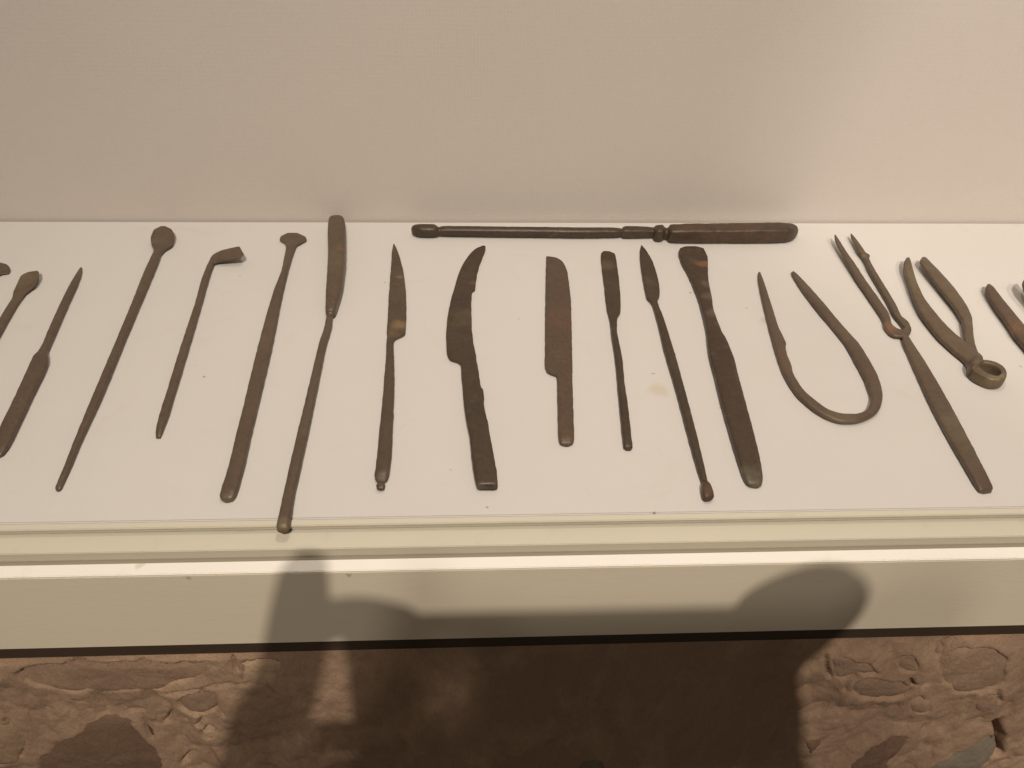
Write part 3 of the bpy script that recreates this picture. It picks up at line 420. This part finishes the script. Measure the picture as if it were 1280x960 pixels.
  ('*spring_loop',[(259.5,-164.8,263.5,-167.1,8.36,0,3.2,0),(258.7,-166.7,263.3,-168.1,8.62191,0,3.2,0),(258.5,-168.7,263.3,-169.1,8.84028,0,3.2,0),(258.8,-170.7,263.4,-170.1,9.01906,0,3.2,0),(259.5,-172.6,263.7,-171,9.16222,0,3.2,0),(260.4,-174.3,264,-171.8,9.27372,0,3.2,0),(261.5,-175.8,264.5,-172.7,9.3575,0,3.2,0),(263,-177.2,265.2,-173.5,9.41753,0,3.2,0),(264.7,-178.2,266,-174.2,9.45778,0,3.2,0),(266.7,-178.8,267.1,-174.8,9.48219,0,3.2,0),(268.7,-178.7,268.3,-175.2,9.49472,0,3.2,0),(270.7,-178.1,269.6,-175.1,9.49934,0,3.2,0),(272.4,-177,270.8,-174.5,9.5,0,3.2,0),(273.8,-175.6,271.9,-173.7,9.49934,0,3.2,0),(274.9,-174.1,272.7,-172.7,9.49472,0,3.2,0),(275.8,-172.4,273.3,-171.5,9.48219,0,3.2,0),(276.4,-170.5,273.6,-170.2,9.45778,0,3.2,0),(276.7,-168.5,273.6,-168.8,9.41753,0,3.2,0),(276.4,-166.5,273.3,-167.5,9.3575,0,3.2,0),(275.6,-164.6,272.7,-166.3,9.27372,0,3.2,0),(274.2,-163,271.9,-165.3,9.16222,0,3.2,0),(272.5,-161.9,270.9,-164.5,9.01906,0,3.2,0),(270.7,-161.2,269.7,-163.9,8.84028,0,3.2,0),(268.8,-160.9,268.4,-163.5,8.62191,0,3.2,0),(266.8,-160.9,267.1,-163.5,8.36,0,3.2,0)]),
 ]),
]

def pchip(t, y, q):
    h = np.diff(t); dl = np.diff(y, axis=0)/h[:, None]; m = np.zeros_like(y)
    for i in range(1, len(t)-1):
        a, b = dl[i-1], dl[i]; w1 = 2*h[i]+h[i-1]; w2 = h[i]+2*h[i-1]
        same = a*b > 0
        m[i] = np.where(same, (w1+w2)/np.where(same, w1/np.where(a == 0, 1, a)+w2/np.where(b == 0, 1, b), 1), 0)
    m[0] = dl[0]; m[-1] = dl[-1]
    k = np.clip(np.searchsorted(t, q, side='right')-1, 0, len(t)-2); s = (q-t[k])/h[k]; hh = h[k][:, None]; s = s[:, None]
    return (2*s**3-3*s**2+1)*y[k]+(s**3-2*s**2+s)*hh*m[k]+(-2*s**3+3*s**2)*y[k+1]+(s**3-s**2)*hh*m[k+1]
# corrosion patches: x mm, y mm, radius mm, colour, strength
PATINA=[(-64.3, -114.9, 6, (0.27, 0.18, 0.085), 0.9), (-67.4, -68.1, 3, (0.27, 0.18, 0.085), 0.7), (-67.6, -122.0, 5, (0.22, 0.13, 0.06), 0.6), (110.1, -55.4, 5.5, (0.25, 0.12, 0.05), 1), (112.9, -53.5, 3, (0.27, 0.18, 0.085), 0.8), (108.0, -78.7, 6, (0.16, 0.135, 0.095), 0.7), (106.6, -90.9, 6, (0.16, 0.135, 0.095), 0.8), (104.2, -106.5, 7, (0.16, 0.135, 0.095), 0.7), (103.6, -118.3, 5, (0.16, 0.135, 0.095), 0.5), (104.5, -48.1, 5, (0.16, 0.135, 0.095), 0.5), (204.6, -67.0, 3.5, (0.33, 0.27, 0.14), 0.9), (210.9, -47.2, 3, (0.33, 0.27, 0.14), 0.8), (197.3, -119.8, 8, (0.25, 0.12, 0.05), 0.8), (198.2, -198.8, 22, (0.17, 0.14, 0.08), 0.6), (197.4, -167.2, 12, (0.15, 0.075, 0.045), 0.5), (-25.9, -74.1, 4, (0.25, 0.12, 0.05), 0.7), (-28.2, -107.9, 16, (0.12, 0.09, 0.05), 0.7), (-24.3, -231.8, 6, (0.16, 0.135, 0.095), 0.5), (25.4, -108.2, 22, (0.15, 0.075, 0.045), 0.5), (25.0, -64.0, 14, (0.1, 0.075, 0.05), 0.5), (52.8, -55.3, 8, (0.15, 0.1, 0.055), 0.8), (52.8, -72.7, 9, (0.16, 0.135, 0.095), 0.3), (266.2, -121.0, 14, (0.25, 0.12, 0.05), 0.55), (-101.1, -46.2, 8, (0.25, 0.12, 0.05), 0.5), (-104.1, -59.5, 16, (0.17, 0.14, 0.08), 0.45), (-102.0, -249.5, 6, (0.17, 0.14, 0.08), 0.8), (-125.9, -234.3, 5, (0.16, 0.135, 0.095), 0.5), (131.0, -147.5, 16, (0.15, 0.075, 0.045), 0.6), (145.3, -190.9, 14, (0.17, 0.14, 0.08), 0.6), (172.6, -160.8, 16, (0.15, 0.075, 0.045), 0.4), (230.4, -73.2, 18, (0.17, 0.14, 0.08), 0.6), (231.2, -164.6, 8, (0.33, 0.27, 0.14), 0.6), (254.0, -68.9, 20, (0.13, 0.085, 0.055), 0.5), (-274.6, -71.7, 12, (0.17, 0.14, 0.08), 0.6), (130.6, -17.1, 60, (0.15, 0.075, 0.045), 0.5), (95.9, -17.2, 6, (0.16, 0.135, 0.095), 0.5), (75.9, -72.7, 14, (0.16, 0.135, 0.095), 0.35), (92.9, -227.2, 12, (0.16, 0.135, 0.095), 0.7), (72.1, -234.6, 8, (0.15, 0.075, 0.045), 0.6), (-212.6, -27.7, 9, (0.16, 0.135, 0.095), 0.5), (-63.6, -224.3, 8, (0.16, 0.135, 0.095), 0.5)]
NS = 26
FLAT = .78
def loft(S, seed):
    S = np.array(S, float); S[:, 4] *= FLAT; S[:, 6] = np.where(S[:, 6] < 2.3, 2.7, np.maximum(S[:, 6], 3.6)); mid = (S[:, 0:2]+S[:, 2:4])/2
    t = np.r_[0, np.cumsum(np.maximum(np.linalg.norm(np.diff(mid, axis=0), axis=1), .05))]
    n = max(int(t[-1]/1.1), 3*len(t)); q = np.unique(np.r_[np.linspace(0, t[-1], n), t])
    # closed round ends: the traced outline goes through pchip, the turn of the path through the same spline
    Y = pchip(t, S, q); V = []; Fs = []
    for r, (lx, ly, rx, ry, th, z0, p, dish) in enumerate(Y):
        L = np.array((lx, ly)); R = np.array((rx, ry)); c = (L+R)/2; hw = (R-L)/2; wn = np.linalg.norm(hw)+1e-9
        j = .15*noise.fractal((q[r]*.22, seed*7.3, 0), .6, 2.2, 4); k = .15*noise.fractal((q[r]*.22, seed*7.3+50, 0), .6, 2.2, 4)
        amp = min(1, wn/2)
        L = L-hw/wn*j*amp; R = R+hw/wn*k*amp; c = (L+R)/2; hw = (R-L)/2
        for a in range(NS):
            an = 2*math.pi*a/NS; cu, sv = math.cos(an), math.sin(an)
            p_ = p
            u = math.copysign(abs(cu)**(2/p), cu); v = math.copysign(abs(sv)**(2/p), sv)
            z = z0+th*.5*(1+v)
            if v > 0: z += .022*th*noise.noise((q[r]*.22, a*.35, seed*3.3))*v - dish*(1-u*u)
            P = c+hw*u; V.append((P[0]/1000, P[1]/1000, max(z, .05)/1000+.0001))
    nr = len(Y)
    for r in range(nr-1):
        for a in range(NS):
            b = (a+1) % NS; Fs.append((r*NS+a, r*NS+b, (r+1)*NS+b, (r+1)*NS+a))
    Fs.append(tuple(range(NS-1, -1, -1))); Fs.append(tuple(range((nr-1)*NS, nr*NS)))
    return V, Fs, t, q
def chain_parts(parts, root, mat, cx, cy, seed):
    """one continuous surface, cut into its parts at shared rings so that no seam shows"""
    S = []; cuts = [0]
    for pn, st in parts:
        S += list(st if not S else st[1:]); cuts.append(len(S)-1)
    V, Fs, t, q = loft(S, seed)
    V = [(x-cx, y-cy, z) for x, y, z in V]
    me = pydata("whole", V, Fs); bm = bmesh.new(); bm.from_mesh(me); bmesh.ops.recalc_face_normals(bm, faces=bm.faces); bm.to_mesh(me); bm.free()
    me.update(); N = [v.normal.copy() for v in me.vertices]; FA = [tuple(p.vertices) for p in me.polygons]
    rc = [int(np.argmin(abs(q-t[c]))) for c in cuts]; nr = len(q)
    for k, (pn, _) in enumerate(parts):
        a, b = rc[k], rc[k+1]; lo, hi = a*NS, (b+1)*NS
        fs = [tuple(i-lo for i in f) for f in FA if all(lo <= i < hi for i in f) and (len(f) == 4 or (a == 0 and max(f) < NS) or (b == nr-1 and min(f) >= b*NS))]
        m = pydata(pn, V[lo:hi], fs); o = link(pn, m, mat, root)
        ca = m.color_attributes.new('patina', 'FLOAT_COLOR', 'POINT')
        for i, (x, y, z) in enumerate(V[lo:hi]):
            X, Yy = (x+cx)*1000, (y+cy)*1000; best = None
            for px, py, pr, pc, pa in PATINA:
                f = pa*max(0, min(1, 1.5*(1-math.hypot(X-px, Yy-py)/pr)))
                if f > 0 and (best is None or f > best[0]): best = (f, pc)
            ca.data[i].color = (*best[1], best[0]) if best else (0, 0, 0, 0)
        m.normals_split_custom_set_from_vertices([tuple(n) for n in N[lo:hi]])
    bpy.data.meshes.remove(me)
seed = 0
for name, label, cat, mat, group, parts in TOOLS:
    allp = np.array([s[:4] for _, S in parts for s in S]); cx = allp[:, [0, 2]].mean()/1000; cy = allp[:, [1, 3]].mean()/1000
    root = tag(empty(name, (cx, cy, 0)), label, cat, group)
    runs = []
    for pn, S in parts:
        if pn[0] == '*': runs.append([(pn[1:], S)])
        elif runs: runs[-1].append((pn, S))
        else: runs.append([(pn, S)])
    for run in runs:
        seed += 1; chain_parts(run, root, BR[mat], cx, cy, seed)

# ---------------------------------------------------------------- photographer (stands behind the camera, casts the shadow on the fascia)
SKIN = NT("skin").set((.45, .27, .18), .55, .4); CLOTH = NT("dark_wool").set((.03, .03, .036), .9, .1)
DENIM = NT("dark_denim").set((.03, .035, .05), .9, .1); HAIR = NT("brown_hair").set((.03, .018, .01), .6, .3)
BLACK = NT("phone_case").set((.012, .012, .014), .4, .5); GLASSB = NT("phone_screen").set((.01, .01, .012), .12, .5)
O = Vector((0.0186, -0.55474, 0.37919)); TH = math.radians(40)
U = Vector((0, math.sin(TH), math.cos(TH))); BK = Vector((0, -math.cos(TH), math.sin(TH)))
def hp(x, v, wv=0): return Vector((x/1000, O.y, O.z))+U*(v/1000)+BK*(wv/1000)
def skin_obj(name, chains, mat, parent, root_idx=0, sub=2):
    verts, edges, rad, idx = [], [], [], {}
    for ch in chains:
        prev = None
        for key, co, r in ch:
            if key is not None and key in idx: i = idx[key]
            else:
                i = len(verts); verts.append(tuple(co)); rad.append(r)
                if key is not None: idx[key] = i
            if prev is not None: edges.append((prev, i))
            prev = i
    me = bpy.data.meshes.new(name); me.from_pydata(verts, edges, []); me.update()
    o = link(name, me, mat, parent, False)
    md = o.modifiers.new("skin", 'SKIN'); md.use_smooth_shade = True; md.branch_smoothing = .2
    sv = me.skin_vertices[0].data if me.skin_vertices else None
    if sv is None:
        bm = bmesh.new(); bm.from_mesh(me); bm.verts.layers.skin.verify(); bm.to_mesh(me); bm.free(); sv = me.skin_vertices[0].data
    for i, r in enumerate(rad):
        rr = r if isinstance(r, tuple) else (r, r); sv[i].radius = rr; sv[i].use_root = (i == root_idx)
    ms = o.modifiers.new("sub", 'SUBSURF'); ms.levels = sub; ms.render_levels = sub
    return o
person = tag(empty("person", (.02, -1.0, -1.06)), "photographer in dark clothes holding up a phone, seen as a shadow on the fascia", "person")
inv = Vector(person.location)+Vector((0, .10, .03))
def V3(x, y, z): return Vector((x, y, z))-inv
def H3(x, v, wv=0): return hp(x, v, wv)-Vector(person.location)
pel = ('pel', V3(.02, -1.02, -.10), .14); sp1 = ('sp1', V3(.02, -1.02, .06), .125); ch_ = ('ch', V3(.02, -.98, .26), .14); nk = ('nk', V3(.02, -.93, .42), .055)
chains = [[pel, sp1, ch_, nk, ('hd0', V3(.02, -.90, .49), .062), ('hd1', V3(.02, -.885, .56), .085), ('hd2', V3(.02, -.895, .63), .07)],
          [('hd1', 0, 0), (None, V3(.02, -.795, .535), .012)],
          [('hd1', 0, 0), (None, V3(.107, -.90, .56), .012)], [('hd1', 0, 0), (None, V3(-.067, -.90, .56), .012)]]
for sx, s in ((1, 'r'), (-1, 'l')):
    hipx = .02+sx*.09
    chains.append([pel, (s+'hip', V3(hipx, -1.02, -.20), .085), (s+'kn', V3(hipx, -.99, -.58), .058), (s+'an', V3(hipx, -1.02, -.98), .038), (s+'he', V3(hipx, -1.0, -1.025), .035), (s+'to', V3(hipx+.02*sx, -.85, -1.035), .025)])
arms = {'l': [('lsh', V3(-.16, -.97, .33), .058), ('lel', V3(-.23, -.85, .08), .042), ('lwr', H3(-136, -140, 45), .028), ('lpm', H3(-110, -90, 22), (.017, .030))],
        'r': [('rsh', V3(.20, -.97, .33), .058), ('rel', V3(.29, -.85, .08), .042), ('rwr', H3(165, -140, 45), .028), ('rpm', H3(134, -92, 22), (.017, .026))]}
for s in 'lr': chains.append([ch_]+arms[s])
lp = ('lpm', 0, 0); rp = ('rpm', 0, 0)
chains += [
 [lp, (None, H3(-88, -52, 8), .0150), (None, H3(-71, -26, 2), .0125), (None, H3(-62, 2, 0), .0108), (None, H3(-57, 21, 0), .0066)],       # raised index finger
 [lp, (None, H3(-84, -48, 20), .0100), (None, H3(-72, -18, 15), .0090), (None, H3(-57, -1, 9), .0080), (None, H3(-41, -1, 2), .0075), (None, H3(-22, -7, -4), .0062)],   # middle finger over the corner
 [lp, (None, H3(-84, -64, 10), .0105), (None, H3(-66, -53, -2), .0100), (None, H3(-48, -54, -8), .0080), (None, H3(-36, -55, -8), .0060)],
 [lp, (None, H3(-86, -80, 8), .0095), (None, H3(-66, -72, -4), .0080), (None, H3(-50, -70, -8), .0066), (None, H3(-40, -70, -8), .0054)],
 [lp, (None, H3(-84, -92, 26), .0110), (None, H3(-58, -80, 22), .0095), (None, H3(-38, -68, 14), .0070)],                                   # thumb on the screen
 [rp, (None, H3(126, -50, 14), .0105), (None, H3(112, -22, 10), .0095), (None, H3(130, 0, 5), .0135), (None, H3(117, 4, -1), .0125), (None, H3(100, -1, -5), .0095), (None, H3(88, -7, -7), .0070)],  # index over the top corner
 [rp, (None, H3(128, -54, 6), .0105), (None, H3(116, -32, -4), .0090), (None, H3(104, -30, -10), .0074), (None, H3(92, -30, -10), .0060)],
 [rp, (None, H3(132, -66, 4), .0105), (None, H3(120, -54, -6), .0085), (None, H3(106, -50, -10), .0070), (None, H3(94, -50, -10), .0057)],
 [rp, (None, H3(134, -80, 6), .0095), (None, H3(120, -72, -6), .0075), (None, H3(108, -68, -10), .0062), (None, H3(98, -68, -10), .0050)],
 [rp, (None, H3(122, -94, 26), .0110), (None, H3(108, -78, 22), .0095), (None, H3(94, -66, 14), .0070)],
]
skin_obj("body", chains, SKIN, person)
def fat(c, k=.012): return [(a, b, (r+k if not isinstance(r, tuple) else r)) for a, b, r in c]
def lerp(a, b, f): return a+(b-a)*f
jum = [[('p', V3(.02, -1.02, -.14), .155), ('s', sp1[1], .14), ('c', ch_[1], .152), ('n', V3(.02, -.945, .375), .075)]]
for s in 'lr':
    a = arms[s]; jum.append([('c', 0, 0), (s+'1', a[0][1], .07), (s+'2', a[1][1], .053), (s+'3', lerp(a[1][1], a[2][1], .88), .036)])
skin_obj("jumper", jum, CLOTH, person)
tr = [[('p', V3(.02, -1.02, -.13), .15), ('q', V3(.02, -1.02, -.17), .14)]]
for sx in (1, -1):
    hx = .02+sx*.09; tr.append([('q', 0, 0), (None, V3(hx, -1.02, -.24), .098), (None, V3(hx, -.99, -.58), .072), (None, V3(hx, -1.02, -.96), .058)])
skin_obj("trousers", tr, DENIM, person)
skin_obj("hair", [[('a', V3(.02, -.925, .55), .088), ('b', V3(.02, -.915, .62), .088), ('c', V3(.02, -.88, .66), .07)]], HAIR, person)
# phone
def rbox(x0, x1, v0, v1, w0, w1, r, base):
    pts = []
    for cx, cy, a0 in ((x1-r, v1-r, 0), (x0+r, v1-r, 90), (x0+r, v0+r, 180), (x1-r, v0+r, 270)):
        for k in range(7): a = math.radians(a0+15*k); pts.append((cx+r*math.cos(a), cy+r*math.sin(a)))
    n = len(pts); V = [hp(x, v, w0)-base for x, v in pts]+[hp(x, v, w1)-base for x, v in pts]
    Fs = [(i, (i+1) % n, n+(i+1) % n, n+i) for i in range(n)]+[tuple(range(n-1, -1, -1)), tuple(range(n, 2*n))]
    return [tuple(v) for v in V], Fs
pb = hp(30, -75, 0)
phone = tag(empty("phone", pb), "dark phone held sideways in both hands, seen as the flat topped shadow", "phone")
for nm, args, mt in (("phone_body", (-49, 117, -76, -1, 0, 8, 9), BLACK), ("screen", (-46, 114, -73, -4, 8.2, 8.6, 7), GLASSB), ("camera_bump", (-44, -22, -34, -6, -2, -.1, 5), BLACK)):
    V, Fs = rbox(*args, pb); me = pydata(nm, V, Fs)
    bm = bmesh.new(); bm.from_mesh(me); bmesh.ops.recalc_face_normals(bm, faces=bm.faces); bm.to_mesh(me); bm.free()
    link(nm, me, mt, phone, False)
